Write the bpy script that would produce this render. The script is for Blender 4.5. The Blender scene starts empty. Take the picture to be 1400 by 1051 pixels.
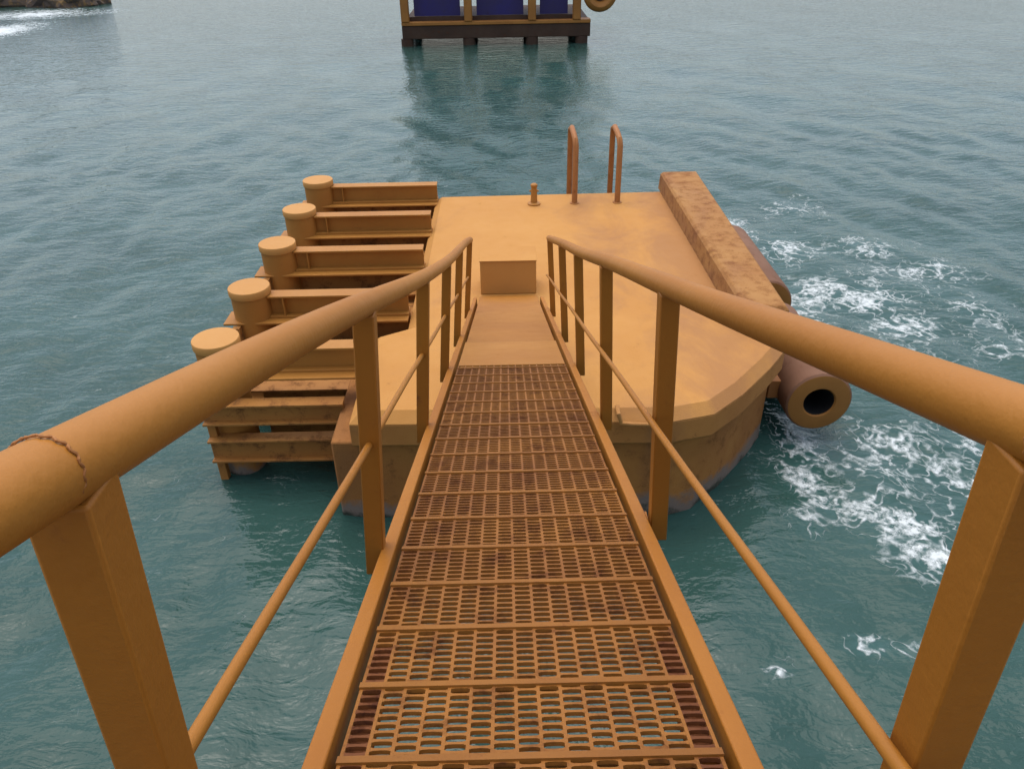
import bpy, bmesh, math, random
import numpy as np
from mathutils import Vector, Matrix, noise as mnoise
R = math.radians
random.seed(7)
scn = bpy.context.scene
C = scn.collection

# ---------------------------------------------------------------- camera, world, sun, exposure
CAM_Z = 7.5                                   # metres above the water (water is z = 0)
cam_d = bpy.data.cameras.new('camera'); cam = bpy.data.objects.new('camera', cam_d); C.objects.link(cam)
cam.location = (0, 0, CAM_Z); cam.rotation_euler = (Matrix.Rotation(R(-0.34), 3, 'Z') @ Matrix.Rotation(R(90 - 32), 3, 'X') @ Matrix.Rotation(R(-1.0), 3, 'Z')).to_euler()
cam_d.sensor_width = 36; cam_d.lens = 27.2; cam_d.clip_start = 0.02; cam_d.clip_end = 6000
scn.camera = cam

SUN_EL, SUN_AZ = 76, -25                       # degrees; azimuth from +Y towards +X
w = bpy.data.worlds.new('World'); scn.world = w; w.use_nodes = True
nt = w.node_tree; nt.nodes.clear()
sky = nt.nodes.new('ShaderNodeTexSky'); sky.sky_type = 'NISHITA'; sky.sun_disc = False
sky.sun_elevation = R(SUN_EL); sky.sun_rotation = R(SUN_AZ)
sky.air_density = 1.0; sky.dust_density = 3.0; sky.ozone_density = 1.0
hs = nt.nodes.new('ShaderNodeHueSaturation'); hs.inputs['Saturation'].default_value = 0.64
bg = nt.nodes.new('ShaderNodeBackground'); bg.inputs['Strength'].default_value = 0.15
wo = nt.nodes.new('ShaderNodeOutputWorld')
nt.links.new(sky.outputs[0], hs.inputs['Color']); nt.links.new(hs.outputs[0], bg.inputs['Color'])
nt.links.new(bg.outputs[0], wo.inputs[0])
sd = bpy.data.lights.new('sun', 'SUN'); sd.energy = 1.0; sd.angle = R(75); sd.color = (1, 0.95, 0.88)
sun = bpy.data.objects.new('sun', sd); C.objects.link(sun)
sun.location = (10, 20, 40); sun.rotation_euler = (R(SUN_EL - 90), 0, 0)
sdir = Vector((math.sin(R(SUN_AZ)) * math.cos(R(SUN_EL)), math.cos(R(SUN_AZ)) * math.cos(R(SUN_EL)), math.sin(R(SUN_EL))))
sun.rotation_euler = sdir.to_track_quat('Z', 'Y').to_euler()
vs = scn.view_settings; vs.view_transform = 'Standard'; vs.look = 'None'; vs.exposure = 0.78; vs.gamma = 1.0; vs.use_curve_mapping = False

# ---------------------------------------------------------------- materials
def new_mat(name):
    m = bpy.data.materials.new(name); m.use_nodes = True
    n = m.node_tree.nodes; n.clear()
    o = n.new('ShaderNodeOutputMaterial'); b = n.new('ShaderNodeBsdfPrincipled')
    m.node_tree.links.new(b.outputs[0], o.inputs[0])
    return m, m.node_tree, b
def nz(t, vec, scale, detail=5, rough=0.55, dist=0.0):
    n = t.nodes.new('ShaderNodeTexNoise'); n.inputs['Scale'].default_value = scale
    n.inputs['Detail'].default_value = detail; n.inputs['Roughness'].default_value = rough
    n.inputs['Distortion'].default_value = dist
    if vec is not None: t.links.new(vec, n.inputs['Vector'])
    return n.outputs['Fac']
def ramp(t, fac, p0, p1, c0=(0, 0, 0, 1), c1=(1, 1, 1, 1)):
    r = t.nodes.new('ShaderNodeValToRGB'); e = r.color_ramp.elements
    e[0].position = p0; e[1].position = p1; e[0].color = c0; e[1].color = c1
    t.links.new(fac, r.inputs[0]); return r.outputs[0]
def mixc(t, fac, a, b):
    n = t.nodes.new('ShaderNodeMix'); n.data_type = 'RGBA'
    for sock, v in ((n.inputs[0], fac), (n.inputs[6], a), (n.inputs[7], b)):
        if isinstance(v, bpy.types.NodeSocket): t.links.new(v, sock)
        else: sock.default_value = v if isinstance(v, (int, float)) else (*v, 1)
    return n.outputs[2]
def mth(t, op, a, b=None, c=None):
    n = t.nodes.new('ShaderNodeMath'); n.operation = op
    for i, v in enumerate((a, b, c)):
        if v is None: continue
        if isinstance(v, bpy.types.NodeSocket): t.links.new(v, n.inputs[i])
        else: n.inputs[i].default_value = v
    return n.outputs[0]
def vscale(t, vec, s):
    n = t.nodes.new('ShaderNodeVectorMath'); n.operation = 'MULTIPLY'; t.links.new(vec, n.inputs[0]); n.inputs[1].default_value = s
    return n.outputs[0]
def bump(t, b, h, dist, strength=1.0):
    n = t.nodes.new('ShaderNodeBump'); n.inputs['Distance'].default_value = dist; n.inputs['Strength'].default_value = strength
    t.links.new(h, n.inputs['Height']); t.links.new(n.outputs[0], b.inputs['Normal']); return n

def paint(name, base, dark, rust=(0.16, 0.05, 0.015), rust_lo=0.62, rust_hi=0.74, rough=0.5, scale=1.0, grit=0.004, stain=None, splash=False, stain_x=None):
    """painted, weathered surface: colour drift, fine grime, rust blooms, slight relief"""
    m, t, b = new_mat(name)
    p = t.nodes.new('ShaderNodeNewGeometry').outputs['Position']
    big = nz(t, p, 0.7 * scale, 4); mid = nz(t, p, 4.5 * scale, 6, 0.6); fine = nz(t, p, 38 * scale, 4, 0.6)
    col = mixc(t, ramp(t, big, 0.33, 0.68), base, dark)
    col = mixc(t, mth(t, 'MULTIPLY', ramp(t, mid, 0.42, 0.72), 0.35), col, dark)
    if stain is not None:
        sp = vscale(t, p, (0.55, 0.35, 0.35))
        s1 = ramp(t, nz(t, sp, 1.25, 7, 0.62, 0.6), 0.5, 0.66)
        if stain_x:                              # grime and rust wash gathers along the kerb side
            sx_ = t.nodes.new('ShaderNodeSeparateXYZ'); t.links.new(p, sx_.inputs[0])
            mr = t.nodes.new('ShaderNodeMapRange'); t.links.new(sx_.outputs[0], mr.inputs[0]); mr.inputs[1].default_value, mr.inputs[2].default_value = stain_x
            mr.inputs[3].default_value = -0.10; mr.inputs[4].default_value = 0.19
            s1 = ramp(t, mth(t, 'ADD', nz(t, sp, 1.5, 8, 0.68, 0.5), mr.outputs[0]), 0.45, 0.66)
        col = mixc(t, mth(t, 'MULTIPLY', s1, 0.62 if stain_x else 0.55), col, stain)
    rs = mth(t, 'ADD', mth(t, 'MULTIPLY', mid, 0.7), mth(t, 'MULTIPLY', fine, 0.3))
    rm = ramp(t, rs, rust_lo, rust_hi)
    col = mixc(t, mth(t, 'MULTIPLY', rm, 0.8), col, rust)
    if splash:                                   # weed and barnacle line above the water
        z = t.nodes.new('ShaderNodeSeparateXYZ'); t.links.new(p, z.inputs[0])
        zz = mth(t, 'ADD', z.outputs[2], mth(t, 'MULTIPLY', mth(t, 'SUBTRACT', nz(t, p, 2.2, 6, 0.65), 0.5), 0.9))
        col = mixc(t, ramp(t, zz, 0.20, 0.36, (1, 1, 1, 1), (0, 0, 0, 1)), col, (0.165, 0.125, 0.10))
        col = mixc(t, ramp(t, zz, -0.02, 0.12, (1, 1, 1, 1), (0, 0, 0, 1)), col, (0.03, 0.035, 0.024))
    t.links.new(col, b.inputs['Base Color'])
    t.links.new(mth(t, 'ADD', mth(t, 'MULTIPLY', rm, 0.3), mth(t, 'ADD', rough - 0.12, mth(t, 'MULTIPLY', mid, 0.24))), b.inputs['Roughness'])
    b.inputs['Specular IOR Level'].default_value = 0.3
    bump(t, b, mth(t, 'ADD', mth(t, 'MULTIPLY', mid, 0.6), mth(t, 'MULTIPLY', fine, 0.4)), grit)
    return m
M = {}
M['rail'] = paint('ochre_paint_steel', (0.37, 0.148, 0.019), (0.32, 0.120, 0.015), rust_lo=0.66, rust_hi=0.76, rough=0.48)
M['post'] = paint('ochre_paint_post', (0.36, 0.136, 0.015), (0.30, 0.105, 0.011), rust_lo=0.61, rust_hi=0.74, rough=0.5)
M['grate'] = paint('rusty_grating_steel', (0.29, 0.112, 0.017), (0.185, 0.064, 0.011), rust=(0.081, 0.022, 0.006), rust_lo=0.5, rust_hi=0.66, rough=0.6, scale=1.6)
M['bar'] = paint('worn_tread_bar', (0.27, 0.105, 0.015), (0.20, 0.072, 0.011), rust_lo=0.58, rust_hi=0.7, rough=0.55, scale=2)
M['edge'] = paint('rusty_edge_angle', (0.168, 0.053, 0.011), (0.106, 0.031, 0.008), rust=(0.050, 0.013, 0.005), rust_lo=0.5, rust_hi=0.64, rough=0.7, scale=2)
M['plate'] = paint('ochre_paint_plate', (0.35, 0.145, 0.022), (0.29, 0.110, 0.016), rust_lo=0.6, rust_hi=0.75, rough=0.55)
M['deck'] = paint('ochre_paint_concrete', (0.46, 0.220, 0.052), (0.42, 0.190, 0.042), rust=(0.205, 0.099, 0.044), rust_lo=0.63, rust_hi=0.78, rough=0.75, grit=0.008, stain=(0.27, 0.120, 0.046), stain_x=(1.0, 3.6))
M['wall'] = paint('ochre_stained_concrete', (0.34, 0.145, 0.032), (0.25, 0.096, 0.021), rust=(0.099, 0.037, 0.013), rust_lo=0.54, rust_hi=0.72, rough=0.8, grit=0.015, stain=(0.174, 0.075, 0.028), splash=True)
M['fascia'] = paint('ochre_stained_fascia', (0.40, 0.175, 0.042), (0.33, 0.132, 0.030), rust=(0.124, 0.050, 0.018), rust_lo=0.58, rust_hi=0.74, rough=0.8, grit=0.012, stain=(0.205, 0.093, 0.037))
M['kerb'] = paint('rusty_ochre_kerb', (0.360, 0.181, 0.053), (0.286, 0.124, 0.034), rust=(0.137, 0.047, 0.018), rust_lo=0.48, rust_hi=0.68, rough=0.8, grit=0.016, stain=(0.205, 0.087, 0.044))
M['frame'] = paint('ochre_paint_frame', (0.38, 0.168, 0.031), (0.32, 0.130, 0.022), rust_lo=0.62, rust_hi=0.76, rough=0.55)
M['frame_low'] = paint('rusted_low_frame', (0.36, 0.158, 0.033), (0.28, 0.112, 0.024), rust=(0.062, 0.022, 0.009), rust_lo=0.5, rust_hi=0.66, rough=0.65, splash=False)
M['cap'] = paint('ochre_paint_cap', (0.47, 0.232, 0.060), (0.43, 0.200, 0.048), rust_lo=0.68, rust_hi=0.8, rough=0.6)
M['pile'] = paint('ochre_pile', (0.38, 0.168, 0.031), (0.31, 0.125, 0.022), rust_lo=0.6, rust_hi=0.75, rough=0.6, splash=True)
M['ladder'] = paint('rusty_ladder_rail', (0.34, 0.140, 0.038), (0.27, 0.100, 0.026), rust_lo=0.55, rust_hi=0.7, rough=0.6)
M['rubber'] = paint('fender_rubber_side', (0.20, 0.100, 0.058), (0.14, 0.066, 0.038), rust=(0.124, 0.050, 0.025), rust_lo=0.58, rust_hi=0.72, rough=0.8)
M['rubber_end'] = paint('fender_painted_end', (0.286, 0.126, 0.024), (0.218, 0.088, 0.017), rust=(0.075, 0.031, 0.013), rust_lo=0.6, rust_hi=0.75, rough=0.75)
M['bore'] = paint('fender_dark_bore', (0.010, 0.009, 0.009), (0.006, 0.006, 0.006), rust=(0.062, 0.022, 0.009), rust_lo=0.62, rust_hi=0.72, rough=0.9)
M['far_frame'] = paint('far_orange_frame', (0.36, 0.155, 0.032), (0.28, 0.112, 0.022), rust_lo=0.58, rust_hi=0.7, rough=0.6)
M['far_dark'] = paint('far_dark_timber', (0.068, 0.037, 0.022), (0.044, 0.024, 0.015), rust=(0.099, 0.037, 0.018), rust_lo=0.55, rust_hi=0.7, rough=0.8)
M['blue'] = paint('far_blue_panel', (0.028, 0.022, 0.137), (0.037, 0.028, 0.087), rust=(0.062, 0.037, 0.031), rust_lo=0.58, rust_hi=0.72, rough=0.6)
M['rock'] = paint('shore_rock', (0.106, 0.077, 0.056), (0.050, 0.037, 0.031), rust=(0.205, 0.124, 0.044), rust_lo=0.5, rust_hi=0.62, rough=0.85, grit=0.05, scale=0.6)
M['jetty'] = paint('jetty_concrete', (0.205, 0.181, 0.150), (0.150, 0.130, 0.106), rough=0.8, splash=True)

# ---------------------------------------------------------------- mesh helpers
def V(*a): return Vector(a)
class MB:
    def __init__(s): s.bm = bmesh.new()
    def hexa(s, c8):
        v = [s.bm.verts.new(p) for p in c8]
        for f in ((0, 3, 2, 1), (4, 5, 6, 7), (0, 1, 5, 4), (1, 2, 6, 5), (2, 3, 7, 6), (3, 0, 4, 7)):
            s.bm.faces.new([v[i] for i in f])
        return s
    def box(s, x0, x1, y0, y1, z0, z1):
        return s.hexa([V(x0, y0, z0), V(x1, y0, z0), V(x1, y1, z0), V(x0, y1, z0), V(x0, y0, z1), V(x1, y0, z1), V(x1, y1, z1), V(x0, y1, z1)])
    def beam(s, p0, p1, wd, ht, side=V(1, 0, 0)):
        p0, p1 = V(*p0), V(*p1); d = (p1 - p0).normalized(); sd_ = (side - d * side.dot(d)).normalized(); u = sd_.cross(d)
        if u.z < 0: u = -u
        q = []
        for h in (-ht / 2, ht / 2):
            for p, sg in ((p0, -1), (p0, 1), (p1, 1), (p1, -1)): q.append(p + sd_ * sg * wd / 2 + u * h)
        return s.hexa(q)
    def rings(s, rings, cap0=True, cap1=True, closed=True):
        rv = [[s.bm.verts.new(p) for p in r] for r in rings]; n = len(rv[0])
        for a, b in zip(rv, rv[1:]):
            for i in range(n):
                j = (i + 1) % n
                s.bm.faces.new((a[i], a[j], b[j], b[i]))
        if cap0: s.bm.faces.new(list(reversed(rv[0])))
        if cap1: s.bm.faces.new(rv[-1])
        return s
    def tube(s, pts, r, n=16, cap=True):
        pts = [V(*p) for p in pts]; rings = []; prev = None
        for i, p in enumerate(pts):
            d = (pts[min(i + 1, len(pts) - 1)] - pts[max(i - 1, 0)]).normalized()
            if prev is None:
                ref = V(0, 0, 1) if abs(d.z) < 0.9 else V(1, 0, 0)
                a = d.cross(ref).normalized()
            else: a = (prev - d * prev.dot(d)).normalized()
            prev = a; b = d.cross(a)
            rr = r[i] if isinstance(r, (list, tuple)) else r
            rings.append([p + (a * math.cos(2 * math.pi * k / n) + b * math.sin(2 * math.pi * k / n)) * rr for k in range(n)])
        return s.rings(rings, cap, cap)
    def lathe(s, centre, prof, n=28, axis='Z', cap0=True, cap1=True):
        c = V(*centre); rings = []
        for r, h in prof:
            ring = []
            for k in range(n):
                a = 2 * math.pi * k / n; x, y = r * math.cos(a), r * math.sin(a)
                ring.append(c + (V(x, y, h) if axis == 'Z' else V(x, h, -y)))
            rings.append(ring)
        return s.rings(rings, cap0, cap1)
    def poly(s, outline, levels):
        """levels: (z, inset) with outline a ccw list of xy"""
        n = len(outline); P2 = [Vector(p) for p in outline]; rings = []
        for z, ins in levels:
            ring = []
            for i in range(n):
                a, b, c = P2[i - 1], P2[i], P2[(i + 1) % n]
                n1 = Vector((-(b - a).y, (b - a).x)).normalized(); n2 = Vector((-(c - b).y, (c - b).x)).normalized()
                m = (n1 + n2); m = m / max(m.dot(n1), 1e-6)
                q = b + m * ins; ring.append(V(q.x, q.y, z))
            rings.append(ring)
        return s.rings(rings)
    def mesh(s, name, mat, smooth=True):
        bmesh.ops.recalc_face_normals(s.bm, faces=s.bm.faces[:])
        me = bpy.data.meshes.new(name); s.bm.to_mesh(me); s.bm.free()
        me.materials.append(mat)
        if smooth:
            me.polygons.foreach_set('use_smooth', [True] * len(me.polygons)); me.set_sharp_from_angle(angle=R(35))
        return me
    def build(s, name, mat, parent=None, bevel=0.0, off=None):
        me = s.mesh(name, mat)
        o = bpy.data.objects.new(name, me); C.objects.link(o)
        if parent is not None:
            o.parent = parent
            r = parent if parent.parent is None else None
            if r is not None and r.type == 'EMPTY':
                me.transform(Matrix.Translation(-r.location))
            else:                                  # sub-part: the part is already in its thing's frame
                root = parent
                while root.parent is not None: root = root.parent
                me.transform(Matrix.Translation(-root.location))
        if bevel:
            b = o.modifiers.new('bevel', 'BEVEL'); b.width = bevel; b.segments = 2; b.limit_method = 'ANGLE'; b.angle_limit = R(40)
        return o
def tag(o, label=None, cat=None, group=None, kind=None):
    for k, v in (('label', label), ('category', cat), ('group', group), ('kind', kind)):
        if v: o[k] = v
    return o
def thing(name, loc, label, cat, group=None):
    o = bpy.data.objects.new(name, None); C.objects.link(o); o.location = loc; o.empty_display_size = 0.2
    return tag(o, label, cat, group)

# ---------------------------------------------------------------- water (one sheet to the horizon, real waves near, ripples in the material)
def graded(lo, hi, a, b, fine, grow=1.16):
    xs = list(np.arange(a, b, fine)); st = fine; x = xs[-1]
    while x < hi: st *= grow; x += st; xs.append(x)
    st = fine; x = a; left = []
    while x > lo: st *= grow; x -= st; left.append(x)
    return np.array(left[::-1] + xs)
gx = graded(-2500, 2500, -14, 16, 0.13, 1.06); gy = graded(-400, 5000, 0, 27, 0.13, 1.045)
X, Y = np.meshgrid(gx, gy)
rng = np.random.default_rng(3)
Z = np.zeros_like(X)
for i in range(34):
    L = 0.9 * (1.13 ** (i % 17)) * rng.uniform(0.9, 1.1); th = R(200 + rng.normal(0, 34)); k = 2 * math.pi / L
    amp = 0.0048 * L ** 0.8
    if L > 3.2: amp *= 0.7
    ph = k * (X * math.cos(th) + Y * math.sin(th)) + rng.uniform(0, 6.28)
    sp = np.maximum(np.gradient(gx)[None, :], np.gradient(gy)[:, None])
    fade = np.clip((L / 3.0 - sp) / (L / 6.0), 0, 1)
    Z += fade * amp * (np.sin(ph) + 0.18 * np.cos(2 * ph))
# foam density: churned water beside the fenders, a patch out to the right, surf at the rocks
def blob(x, y, rx, ry, a=1.0, rot=0.0):
    c, s_ = math.cos(R(rot)), math.sin(R(rot)); u = (X - x) * c + (Y - y) * s_; v = -(X - x) * s_ + (Y - y) * c
    return a * np.exp(-((u / rx) ** 2 + (v / ry) ** 2))
F = np.zeros_like(X)
FOAM = []
def foam(*a): FOAM.append(a)
for px_ in ((4.66, 10.0, 0.4, 0.5, 0.95), (4.5, 9.2, 0.35, 0.6, 0.95), (4.65, 8.6, 0.35, 0.5, 0.95), (5.1, 8.4, 0.5, 0.5, 1.0), (5.5, 8.0, 0.5, 0.45, 1.15), (5.65, 7.35, 0.5, 0.4, 0.95), (4.2, 8.2, 0.3, 0.4, 0.6),
            (6.1, 10.0, 0.9, 0.6, 0.70), (6.8, 9.2, 0.8, 0.7, 0.72), (6.7, 8.3, 0.8, 0.6, 0.75), (7.5, 9.9, 0.9, 0.7, 0.62), (5.7, 9.2, 0.6, 0.7, 0.62), (7.8, 8.6, 1.0, 0.9, 0.5), (8.4, 10.6, 1.2, 0.9, 0.5),
            (6.1, 19.6, 0.5, 1.4, 0.95), (7.1, 18.1, 0.8, 1.0, 0.85), (6.8, 15.6, 1.1, 0.9, 0.95), (7.8, 15.2, 1.0, 0.8, 1.0), (8.1, 14.0, 0.9, 0.6, 1.0), (6.1, 14.6, 0.7, 1.5, 0.8), (5.5, 17.5, 0.5, 1.6, 0.8),
            (9.1, 18.0, 1.3, 0.8, 0.65), (10.1, 16.6, 1.0, 0.8, 0.65), (9.9, 14.4, 0.8, 1.0, 0.6), (8.1, 21.0, 0.9, 1.0, 0.6), (9.0, 16.2, 1.6, 1.4, 0.5), (7.2, 12.6, 1.2, 1.0, 0.6), (9.7, 13.0, 1.0, 0.8, 0.55),
            (4.2, 6.03, 0.28, 0.15, 1.15), (4.62, 5.95, 0.4, 0.13, 0.8), (3.01, 5.74, 0.14, 0.10, 0.95)): foam(*px_)
foam(-36.5, 61, 2.6, 6.0, 1.4); foam(-39, 72, 5, 4, 1.2); foam(-34, 73, 2.5, 2.0, 0.8)
for a in FOAM: F = np.maximum(F, blob(*a))
ny, nx = X.shape
co = np.stack([X, Y, Z], -1).reshape(-1, 3).astype(np.float32)
idx = np.arange(ny * nx).reshape(ny, nx)
quads = np.stack([idx[:-1, :-1], idx[:-1, 1:], idx[1:, 1:], idx[1:, :-1]], -1).reshape(-1, 4)
me = bpy.data.meshes.new('water')
me.vertices.add(len(co)); me.vertices.foreach_set('co', co.ravel())
me.loops.add(quads.size); me.loops.foreach_set('vertex_index', quads.ravel().astype(np.int32))
me.polygons.add(len(quads)); me.polygons.foreach_set('loop_start', np.arange(0, quads.size, 4, dtype=np.int32))
me.update(calc_edges=True); me.polygons.foreach_set('use_smooth', [True] * len(me.polygons))
at = me.attributes.new('foam', 'FLOAT', 'POINT'); at.data.foreach_set('value', F.ravel().astype(np.float32))
def water_mat():
    m, t, b = new_mat('sea_water')
    p = t.nodes.new('ShaderNodeNewGeometry').outputs['Position']
    mp = t.nodes.new('ShaderNodeMapping'); mp.inputs['Rotation'].default_value = (0, 0, R(-12)); mp.inputs['Scale'].default_value = (0.55, 1.25, 1)
    t.links.new(p, mp.inputs[0]); q = mp.outputs[0]
    n1 = nz(t, q, 1.5, 3, 0.5, 0.4); n2 = nz(t, q, 4.2, 3, 0.55, 0.5); n3 = nz(t, p, 11, 2, 0.5); n4 = nz(t, q, 0.35, 3)
    at = t.nodes.new('ShaderNodeAttribute'); at.attribute_name = 'foam'; fo = at.outputs['Fac']
    # lacy foam: cell edges warped by noise, thickened where the churn is strong
    wn = t.nodes.new('ShaderNodeTexNoise'); wn.inputs['Scale'].default_value = 1.6; wn.inputs['Detail'].default_value = 2; t.links.new(p, wn.inputs['Vector'])
    wv = t.nodes.new('ShaderNodeVectorMath'); wv.operation = 'MULTIPLY_ADD'; t.links.new(wn.outputs['Color'], wv.inputs[0]); wv.inputs[1].default_value = (0.45, 0.45, 0); t.links.new(p, wv.inputs[2])
    def lines(sc, off):                        # curling filaments: where a smooth noise crosses its middle value
        o_ = t.nodes.new('ShaderNodeVectorMath'); o_.operation = 'ADD'; t.links.new(wv.outputs[0], o_.inputs[0]); o_.inputs[1].default_value = (off, off * 0.7, 0)
        return mth(t, 'MULTIPLY', mth(t, 'ABSOLUTE', mth(t, 'SUBTRACT', nz(t, o_.outputs[0], sc, 2.0, 0.5), 0.5)), 2.0)
    brk = mth(t, 'SUBTRACT', nz(t, p, 1.3, 5, 0.65), 0.5)
    wd = mth(t, 'ADD', mth(t, 'SUBTRACT', fo, 0.11), mth(t, 'MULTIPLY', brk, 1.35))            # local strength
    th1 = mth(t, 'MULTIPLY', wd, 0.21); th2 = mth(t, 'MULTIPLY', wd, 0.17)
    l1 = mth(t, 'DIVIDE', mth(t, 'SUBTRACT', th1, lines(1.55, 0.0)), 0.10); l2 = mth(t, 'DIVIDE', mth(t, 'SUBTRACT', th2, lines(2.8, 7.3)), 0.09)
    lace = mth(t, 'MAXIMUM', l1, l2); cl = t.nodes.new('ShaderNodeClamp'); t.links.new(lace, cl.inputs[0])
    solid = ramp(t, mth(t, 'ADD', wd, mth(t, 'MULTIPLY', mth(t, 'SUBTRACT', nz(t, p, 7, 4, 0.7), 0.5), 0.9)), 0.82, 1.25)
    fm = mth(t, 'MULTIPLY', mth(t, 'MAXIMUM', mth(t, 'MULTIPLY', cl.outputs[0], ramp(t, nz(t, p, 9, 4, 0.7), 0.36, 0.58)), solid), 0.88)
    milky = ramp(t, fo, 0.12, 0.9)
    body = mixc(t, ramp(t, n4, 0.35, 0.7), (0.022, 0.058, 0.048), (0.030, 0.074, 0.064))
    body = mixc(t, mth(t, 'MULTIPLY', milky, 0.45), body, (0.04, 0.105, 0.10))
    t.links.new(mixc(t, fm, body, (0.62, 0.66, 0.66)), b.inputs['Base Color'])
    t.links.new(mth(t, 'ADD', 0.05, mth(t, 'MULTIPLY', fm, 0.6)), b.inputs['Roughness'])
    b.inputs['IOR'].default_value = 1.333
    h = mth(t, 'ADD', mth(t, 'ADD', mth(t, 'MULTIPLY', n1, 0.046), mth(t, 'MULTIPLY', n2, 0.034)), mth(t, 'ADD', mth(t, 'MULTIPLY', n3, 0.009), mth(t, 'MULTIPLY', fm, 0.02)))
    bump(t, b, h, 1.0)
    return m
me.materials.append(water_mat())
wobj = bpy.data.objects.new('water', me); C.objects.link(wobj); tag(wobj, 'choppy teal sea with foam beside the platform', kind='structure')

# ---------------------------------------------------------------- concrete platform the gangway lands on
DZ = CAM_Z - 5.66                                                       # deck level
plat = thing('concrete_platform', (1.2, 12.8, 0), 'ochre painted concrete platform standing in the sea at the foot of the gangway', 'platform')
OUT = [(-2.10, 8.35), (2.15, 8.27), (2.72, 8.42), (3.22, 8.88), (3.80, 9.56), (4.18, 10.08), (4.30, 10.60), (4.30, 17.35), (-1.56, 17.25), (-1.58, 10.9), (-2.10, 10.6)]
slab = MB().poly(OUT, [(DZ - 0.14, 0.002), (DZ - 0.13, 0), (DZ, 0.15)]).build('deck_slab', M['deck'], plat, 0.012)
MB().poly(OUT, [(DZ - 0.52, 0.05), (DZ - 0.47, 0), (DZ - 0.141, 0)]).build('fascia', M['fascia'], plat, 0.012)
BOD = [(-2.42, 8.48), (2.05, 8.40), (2.60, 8.54), (3.10, 8.98), (3.68, 9.66), (4.05, 10.17), (4.17, 10.67), (4.17, 17.2), (-1.5, 17.1), (-1.5, 10.9), (-2.42, 10.3)]
MB().poly(BOD, [(-2.5, 0), (DZ - 0.503, 0)]).build('base_wall', M['wall'], plat, 0.03)
kb = MB().poly([(3.60, 10.55), (4.28, 10.45), (4.40, 17.42), (3.56, 17.42)], [(DZ - 0.004, -0.02), (DZ + 0.34, 0), (DZ + 0.40, 0.05)]).build('kerb', M['kerb'], plat, 0.02)
MB().tube([(1.42, 8.42, DZ + 0.03), (1.42, 8.24, DZ + 0.02), (1.46, 8.22, DZ - 0.10), (1.60, 8.22, DZ - 0.12), (2.05, 8.22, DZ - 0.14)], 0.03, 10).build('edge_pipe', M['deck'], plat)

blk = thing('landing_block', (0.04, 12.2, DZ), 'ochre box step standing on the deck right at the foot of the gangway', 'step')
MB().poly([(-0.43, 11.95), (0.51, 11.95), (0.51, 12.55), (-0.43, 12.55)], [(DZ + 0.002, 0), (DZ + 0.60, 0)]).build('step_box', M['cap'], blk, 0.015)
MB().box(-0.44, 0.52, 11.93, 12.56, DZ + 0.601, DZ + 0.615).build('tread', M['deck'], blk, 0.004)

# ---------------------------------------------------------------- steel frame with stub piles on the left of the platform
fr = thing('fender_frame', (-3.0, 13.4, 0), 'ochre steel frame of parallel flanged beams with five round capped piles', 'frame')
ROWS = [17.1, 15.2, 13.36, 11.48, 9.74]
def hbeam(x0, x1, y, zt, zb, fl=0.26, tf=0.035):
    m = MB(); m.box(x0, x1, y - fl / 2, y + fl / 2, zt - tf, zt); m.box(x0, x1, y - fl / 2, y + fl / 2, zb, zb + tf)
    m.box(x0 + 0.004, x1 - 0.004, y - 0.02, y + 0.02, zb + tf - 0.002, zt - tf + 0.002); return m
for i, y in enumerate(ROWS):
    xr = -1.50 if i < 3 else (-1.60 if i == 3 else -2.03)
    zt, zb = CAM_Z - 5.34, CAM_Z - 5.76
    hbeam(-3.86, xr, y, zt, zb + 0.036).build('beam', M['frame'], fr, 0.005)
    MB().box(-4.58, xr, y - 0.30, y + 0.16, zb, zb + 0.034).build('base_plate', M['frame'], fr, 0.005)
    if i < 4: MB().box(-4.02, xr - 0.02, ROWS[i + 1] + 0.13, y - 0.0, CAM_Z - 6.22, CAM_Z - 6.19).build('infill_plate', M['frame_low'], fr)
    if i < 4: MB().box(-4.0, xr, y + 0.02, y + 0.12, zb - 0.62, zb - 0.001).build('girder', M['frame_low'], fr, 0.006)
    for xs in (-3.62, ):
        MB().box(xs, xs + 0.02, y - 0.125, y + 0.125, zb + 0.072, zt - 0.036).build('stiffener', M['frame'], fr)
    pl = MB().lathe((-4.15, y, 0), [(0.31, -2.5), (0.31, CAM_Z - 5.33)], 36).build('pile', M['pile'], fr)
    MB().lathe((-4.15, y, 0), [(0.31, CAM_Z - 5.33), (0.328, CAM_Z - 5.325), (0.332, CAM_Z - 5.31), (0.332, CAM_Z - 5.215), (0.324, CAM_Z - 5.203), (0.18, CAM_Z - 5.199)], 36).build('pile_cap', M['cap'], pl)
    low = [(-6.03, -6.37), (-6.64, -7.03)]
    for zt, zb in low:
        hbeam(-4.42, -2.36 if i == 4 else -1.48, y - 0.42 if i == 4 else y - 0.45, CAM_Z + zt, CAM_Z + zb, 0.22).build('lower_beam', M['frame_low'], fr, 0.005)
    MB().box(-4.42, -4.30, y - 0.40, y - 0.29, -1.6, CAM_Z - 5.765).build('corner_post', M['frame_low'], fr, 0.006)

MB().box(-3.80, -2.43, 10.16, 10.20, -1.0, CAM_Z - 6.225).build('added_dark_plate', M['frame_low'], fr)  # added plate behind the front row, darkens the gaps and the water's reflection

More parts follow.
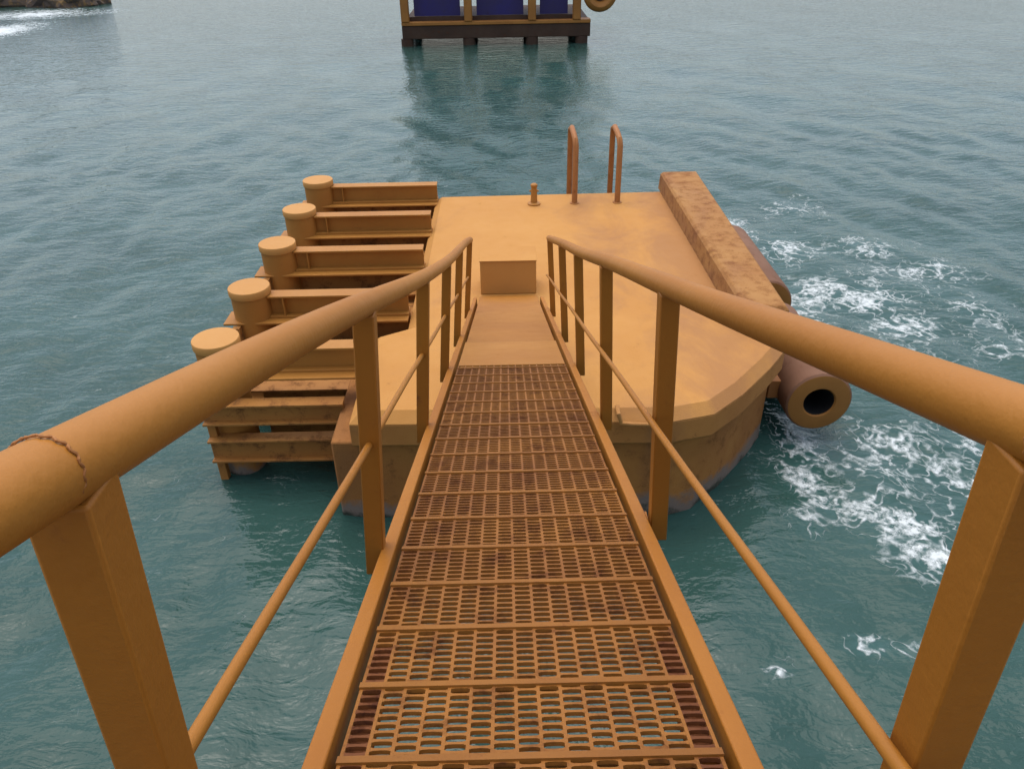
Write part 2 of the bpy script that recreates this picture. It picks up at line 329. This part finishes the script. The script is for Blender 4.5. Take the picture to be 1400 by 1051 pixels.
# ---------------------------------------------------------------- cylindrical fenders on the right face
def fender(y0, ln, x, z, r, label):
    f = thing('cylindrical_fender', (x, y0, z), label, 'fender', 'tube fenders on the platform side')
    side = MB().lathe((x, y0, z), [(r * 0.93, 0.0), (r * 0.985, 0.03), (r, 0.09), (r, ln - 0.09), (r * 0.93, ln)], 40, 'Y', False, False).build('tube_wall', M['rubber'], f)
    MB().lathe((x, y0, z), [(r * 0.46, 0.02), (r * 0.50, -0.006), (r * 0.90, -0.006), (r * 0.932, 0.001)], 40, 'Y', False, False).build('end_ring', M['rubber_end'], f)
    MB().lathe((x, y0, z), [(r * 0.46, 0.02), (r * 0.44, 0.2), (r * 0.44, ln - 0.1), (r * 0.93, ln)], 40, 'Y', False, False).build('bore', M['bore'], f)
    for yy in (y0 + 0.5, y0 + ln - 0.5):
        MB().box(4.165, x - r * 0.86, yy - 0.1, yy + 0.1, z - 0.16, z + 0.16).build('mounting_bracket', M['ladder'], f, 0.01)
    return f
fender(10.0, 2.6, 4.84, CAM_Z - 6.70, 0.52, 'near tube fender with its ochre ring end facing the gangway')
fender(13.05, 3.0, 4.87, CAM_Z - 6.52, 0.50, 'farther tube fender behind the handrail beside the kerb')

# ---------------------------------------------------------------- small fittings on the deck
ld = thing('sea_ladder', (2.0, 17.0, DZ), 'rusty boarding ladder with two tall hoop grab rails at the far deck edge', 'ladder')
for x in (1.52, 2.46):
    pts = [(x + 0.02, 16.52, DZ - 0.01), (x + 0.02, 16.55, DZ + 1.22), (x + 0.01, 16.62, DZ + 1.34), (x, 16.9, DZ + 1.40), (x - 0.01, 17.3, DZ + 1.43), (x - 0.02, 17.46, DZ + 1.36), (x - 0.02, 17.5, DZ + 1.2), (x - 0.02, 17.5, -1.2)]
    g = MB().tube(pts, 0.062, 12).build('grab_rail', M['ladder'], ld)
    MB().lathe((x + 0.02, 16.52, DZ), [(0.10, 0.001), (0.10, 0.015), (0.07, 0.02)], 20).build('foot_plate', M['ladder'], g)
for k in range(6):
    MB().tube([(1.48, 17.5, 0.1 + k * 0.28), (2.46, 17.5, 0.1 + k * 0.28)], 0.025, 8).build('rung', M['ladder'], ld)
bo = thing('mooring_post', (0.65, 16.5, DZ), 'short ochre post standing alone on the far edge of the deck', 'bollard')
MB().lathe((0.65, 16.5, DZ), [(0.14, 0.001), (0.14, 0.03), (0.075, 0.05), (0.062, 0.38), (0.075, 0.40), (0.075, 0.44), (0.05, 0.46)], 24).build('post', M['frame'], bo)
MB().tube([(0.55, 16.5, DZ + 0.3), (0.75, 16.5, DZ + 0.3)], 0.02, 10).build('cross_pin', M['frame'], bo)

# ---------------------------------------------------------------- gangway
SL = 0.355; AL = math.atan(SL); GX = 0.036
def fz(y): return CAM_Z - 1.42 - SL * y                                   # top of the walking surface
TV = V(0, math.cos(AL), -math.sin(AL)); NV = V(0, math.sin(AL), math.cos(AL))
def gp(x, y, h=0.0): return V(GX + x, y, fz(y)) + NV * h                 # point on the gangway, h square to the floor
Y0, YG, YP, YE = -2.2, 6.04, 7.29, 11.80
gw = thing('gangway', (GX, YE, DZ), 'steep ochre steel gangway with pipe handrails leading down to the platform', 'gangway')
root_loc = gw.location.copy()
for s_ in (-1, 1):
    m = MB(); m.beam(gp(s_ * 0.535, Y0, -0.06), gp(s_ * 0.535, 11.30, -0.06), 0.056, 0.17)
    m.build('stringer', M['post'], gw, 0.006)
    m = MB(); m.beam(gp(s_ * 0.452, Y0, -0.045), gp(s_ * 0.452, YG, -0.045), 0.075, 0.010)
    m.build('ledger_angle', M['edge'], gw)
    # handrail with a faint sag, so that it is not ruler straight
    def rz(y): return CAM_Z - 0.262 - 0.3645 * y
    RX = 0.062 + s_ * 0.54
    def sag(y): return (0.085 * math.exp(-((y - 5.3) / 2.6) ** 2) if s_ < 0 else 0.012 * math.exp(-((y - 5.8) / 2.0) ** 2))
    top = [(RX, y, rz(y) + 0.004 * math.sin(y * 1.7 + s_) - sag(y)) for y in np.linspace(Y0, 9.95, 40)]
    hr = MB().tube(top, 0.0425, 28).build('handrail', M['rail'], gw)
    mid = [(GX - 0.010 + s_ * 0.542, y, CAM_Z - 0.862 - 0.358 * y + 0.004 * math.sin(y * 2.3)) for y in np.linspace(Y0, 9.9, 30)]
    MB().tube(mid, 0.0135, 14).build('mid_rail', M['rail'], gw)
    for j, y in enumerate(((-1.08, 0.66, 2.34, 4.1, 5.85, 7.6, 9.85) if s_ < 0 else (-1.08, 0.70, 2.60, 4.3, 6.0, 7.75, 9.85))):
        a = 0.037
        zt, zb_ = rz(y) - 0.025 - sag(y), fz(y) - 0.10
        xt, xb = RX, GX + s_ * 0.612 + 0.012
        q = []
        for z, x in ((zb_, xb), (zt, xt)):
            q += [V(x - a, y - a, z), V(x + a, y - a, z), V(x + a, y + a, z), V(x - a, y + a, z)]
        po = MB().hexa(q).build('post', M['post'], gw, 0.005)
        # weld bead round the pipe over each post
        c0 = V(RX, y - 0.03, rz(y - 0.03)); d = V(0, 1, -0.3645).normalized()
        if j == 1:
            m = MB()
            pts = []
            for k in range(70):
                an = R(-60 + 300 * k / 69); pts.append(c0 + V(math.cos(an), 0, 0) * 0.0422 + V(0, d.z * -1, d.y) * math.sin(an) * 0.0422 + d * 0.0022 * math.sin(k * 1.3))
            m.tube(pts, [0.0017 + 0.0006 * math.sin(k * 2.7) for k in range(70)], 6).build('weld_bead', M['ladder'], hr)
        lug = MB().box(xb - s_ * 0.056 - 0.012, xb - s_ * 0.056 + 0.012, y - 0.07, y + 0.07, fz(y) - 0.13, fz(y) - 0.02)
        lug.build('lug', M['post'], po)
PIT = 0.298; COLS = 15; CW = 0.96 / COLS
bars_y = [1.157 + PIT * k for k in range(-10, 17) if 1.157 + PIT * k < YG + 0.02]
me_bar = MB().box(-0.487, 0.487, -0.0125, 0.0125, -0.026, 0.006).mesh('cross_bar', M['bar'])
for y in bars_y:
    o = bpy.data.objects.new('cross_bar', me_bar); C.objects.link(o); o.parent = gw
    o.location = gp(0, y) - root_loc; o.rotation_euler = (-AL, 0, 0)
for k in range(COLS + 1):
    x = -0.48 + k * CW
    MB().beam(gp(x, Y0 + 0.2, -0.0115), gp(x, YG - 0.01, -0.0115), 0.0095, 0.020).build('bearing_bar', M['grate'], gw)
NR = 9
HW = CW / 2 - 0.002
def slat_outline(k=1.0): return [(-HW, 0.0100 * k), (-0.68 * HW, 0.0054 * k), (0, 0.0044 * k), (0.68 * HW, 0.0054 * k), (HW, 0.0100 * k)]
def slat_into(m, frame, k=1.0, z0=-0.0145, z1=-0.002):
    o = slat_outline(k); loop = [(x, -w_) for x, w_ in o] + [(x, w_) for x, w_ in reversed(o)]
    m.rings([[frame(x, y, z) for x, y in loop] for z in (z0, z1)])
m = MB(); slat_into(m, lambda x, y, z: V(x, y, z)); me_sl = m.mesh('slat', M['grate'], False)
m = MB(); slat_into(m, lambda x, y, z: V(x, y, z), 1.1); me_se = m.mesh('slat', M['edge'], False)
spots = []
for y0, y1 in zip(bars_y, bars_y[1:]):
    for k in range(COLS):
        for r in range(NR):
            t = (r + (0.30 if k % 2 else 0.80)) / (NR + 0.1)
            spots.append((y0 + (y1 - y0) * t, -0.48 + (k + 0.5) * CW))
vis = sorted([p for p in spots if p[0] > 1.0], key=lambda p: p[0])[:300]
vset = set(vis); rest = MB()
for y, x in spots:
    if (y, x) in vset:
        o = bpy.data.objects.new('slat', me_se if abs(x) > 0.40 else me_sl); C.objects.link(o); o.parent = gw
        o.location = gp(x, y) - root_loc; o.rotation_euler = (-AL, random.uniform(-0.02, 0.02), 0)
    else:
        c = gp(x, y); slat_into(rest, lambda a, b_, z: c + V(a, 0, 0) + TV * b_ + NV * z)
tag(rest.build('slat', M['grate'], gw), kind='stuff')
MB().beam(gp(0, YG + 0.016, -0.008), gp(0, YP, -0.008), 0.97, 0.016).build('hinge_plate', M['frame'], gw, 0.004)
MB().beam(gp(0, YP + 0.012, -0.014), gp(0, YE, -0.014), 0.95, 0.014).build('landing_flap', M['plate'], gw, 0.004)
MB().tube([gp(-0.47, YP + 0.006, -0.012), gp(0.47, YP + 0.006, -0.012)], 0.011, 10).build('hinge_pin', M['edge'], gw)
for k in range(5):                                                     # cross members under the floor
    y = -1.2 + k * 2.4
    MB().beam(gp(-0.50, y, -0.105), gp(0.50, y, -0.105), 0.06, 0.08, TV).build('cross_member', M['edge'], gw)
for s_ in (-1, 1):                                                     # rollers that carry the foot on the deck
    wl = MB()
    ring = []
    for xx, rr in ((-0.04, 0.085), (-0.03, 0.10), (0.03, 0.10), (0.04, 0.085)):
        ring.append([V(GX + s_ * 0.535 + xx, 11.16 + rr * math.cos(2 * math.pi * k / 20), DZ + 0.10 + rr * math.sin(2 * math.pi * k / 20)) for k in range(20)])
    wl.rings(ring).build('roller', M['edge'], gw)

# ---------------------------------------------------------------- jetty behind the camera that carries the gangway's head
jt = thing('jetty_head', (0, -6, 0), 'grey concrete jetty head carrying the upper end of the gangway', 'jetty')
jz = fz(-1.2) - 0.16
MB().poly([(-5, -9), (5, -9), (5, -1.2), (-5, -1.2)], [(jz - 0.9, 0), (jz - 0.05, 0), (jz, 0.05)]).build('slab', M['jetty'], jt)
for x in (-4, 0, 4):
    for y in (-2.6, -7.6):
        MB().lathe((x, y, 0), [(0.45, -3), (0.45, jz - 0.9)], 24).build('pile', M['jetty'], jt)

# ---------------------------------------------------------------- far platform with blue panels
fp = thing('far_platform', (-0.3, 58, 0), 'distant platform with orange posts, blue panels and dark base beam', 'platform')
x0, x1, yf = -6.0, 5.45, 51.3
z_b0, z_b1 = 0.40, 1.15
MB().box(x0, x1, yf, yf + 0.8, z_b0, z_b1).build('base_beam', M['far_dark'], fp, 0.04)
MB().box(x0, x1, yf - 0.06, yf + 0.86, z_b1 + 0.003, z_b1 + 0.2).build('ledge', M['far_frame'], fp, 0.03)
MB().box(x0 + 0.1, x1 - 0.1, yf + 0.8, yf + 8, z_b0 + 0.1, z_b1 + 0.2).build('slab', M['far_dark'], fp)
posts = (-5.75, -1.95, 1.9, 4.6)
for x in posts:
    MB().box(x - 0.24, x + 0.24, yf - 0.12, yf + 0.36, z_b1 + 0.205, 6.6).build('post', M['far_frame'], fp, 0.04)
for a, b in zip(posts, posts[1:]):
    MB().box(a + 0.5, b - 0.5, yf + 0.7, yf + 0.8, z_b1 + 0.45, 6.2).build('blue_panel', M['blue'], fp)
    MB().box(a + 0.2, b - 0.2, yf + 0.42, yf + 0.7, z_b1 + 0.205, z_b1 + 0.44).build('kick_board', M['far_dark'], fp)
MB().box(x0, x1, yf - 0.1, yf + 8, 6.6, 7.1).build('roof_slab', M['far_frame'], fp)
for x in (-5.75, -1.95, 1.9, 4.95):
    for y in (yf + 0.3, yf + 6):
        MB().lathe((x, y, 0), [(0.38, -3), (0.38, z_b0)], 18).build('pile', M['far_dark'], fp)
ty = thing('round_fender', (5.95, yf, 2.75), 'orange ring fender hung on the right end of the distant platform', 'fender')
m = MB()
rg = []
for k in range(28):
    a = 2 * math.pi * k / 28; c = V(5.95 + 0.72 * math.cos(a), yf - 0.1, 2.75 + 0.72 * math.sin(a)); rad = V(math.cos(a), 0, math.sin(a))
    rg.append([c + rad * 0.30 * math.cos(2 * math.pi * j / 12) + V(0, 0.36, 0) * math.sin(2 * math.pi * j / 12) for j in range(12)])
rg.append(rg[0]); m.rings(rg, False, False); bmesh.ops.remove_doubles(m.bm, verts=m.bm.verts[:], dist=1e-4)
m.build('ring', M['far_frame'], ty)
MB().lathe((5.95, yf + 0.05, 2.75), [(0.5, 0), (0.5, 0.25)], 20, 'Y').build('backing_plate', M['far_dark'], ty)
MB().box(5.3, 6.4, yf + 0.25, yf + 0.45, 2.4, 3.1).build('mounting_bracket', M['far_dark'], ty)

# ---------------------------------------------------------------- rocks at the top left
def rock(x, y, sx, sy, sz, seed, label):
    bm = bmesh.new(); bmesh.ops.create_icosphere(bm, subdivisions=4, radius=1)
    for v in bm.verts:
        n = v.co.normalized(); d = 1 + 0.30 * mnoise.noise(n * 1.6 + V(seed, 0, 0)) + 0.16 * mnoise.noise(n * 4 + V(0, seed, 0)) + 0.07 * abs(mnoise.noise(n * 9 + V(0, 0, seed)))
        v.co = V(n.x * sx * d, n.y * sy * d, n.z * sz * d)
    me = bpy.data.meshes.new('shore_rock'); bm.to_mesh(me); bm.free(); me.materials.append(M['rock'])
    o = bpy.data.objects.new('shore_rock', me); C.objects.link(o); o.location = (x, y, sz * 0.2)
    tag(o, label, 'rock', 'rocks at the far left shore')
rock(-46.0, 80.5, 4.4, 3.0, 2.2, 1.3, 'dark brown rock in white surf at the top left corner')
rock(-39.3, 79.0, 3.0, 2.4, 1.8, 5.1, 'ochre topped rock just right of the dark corner rock')
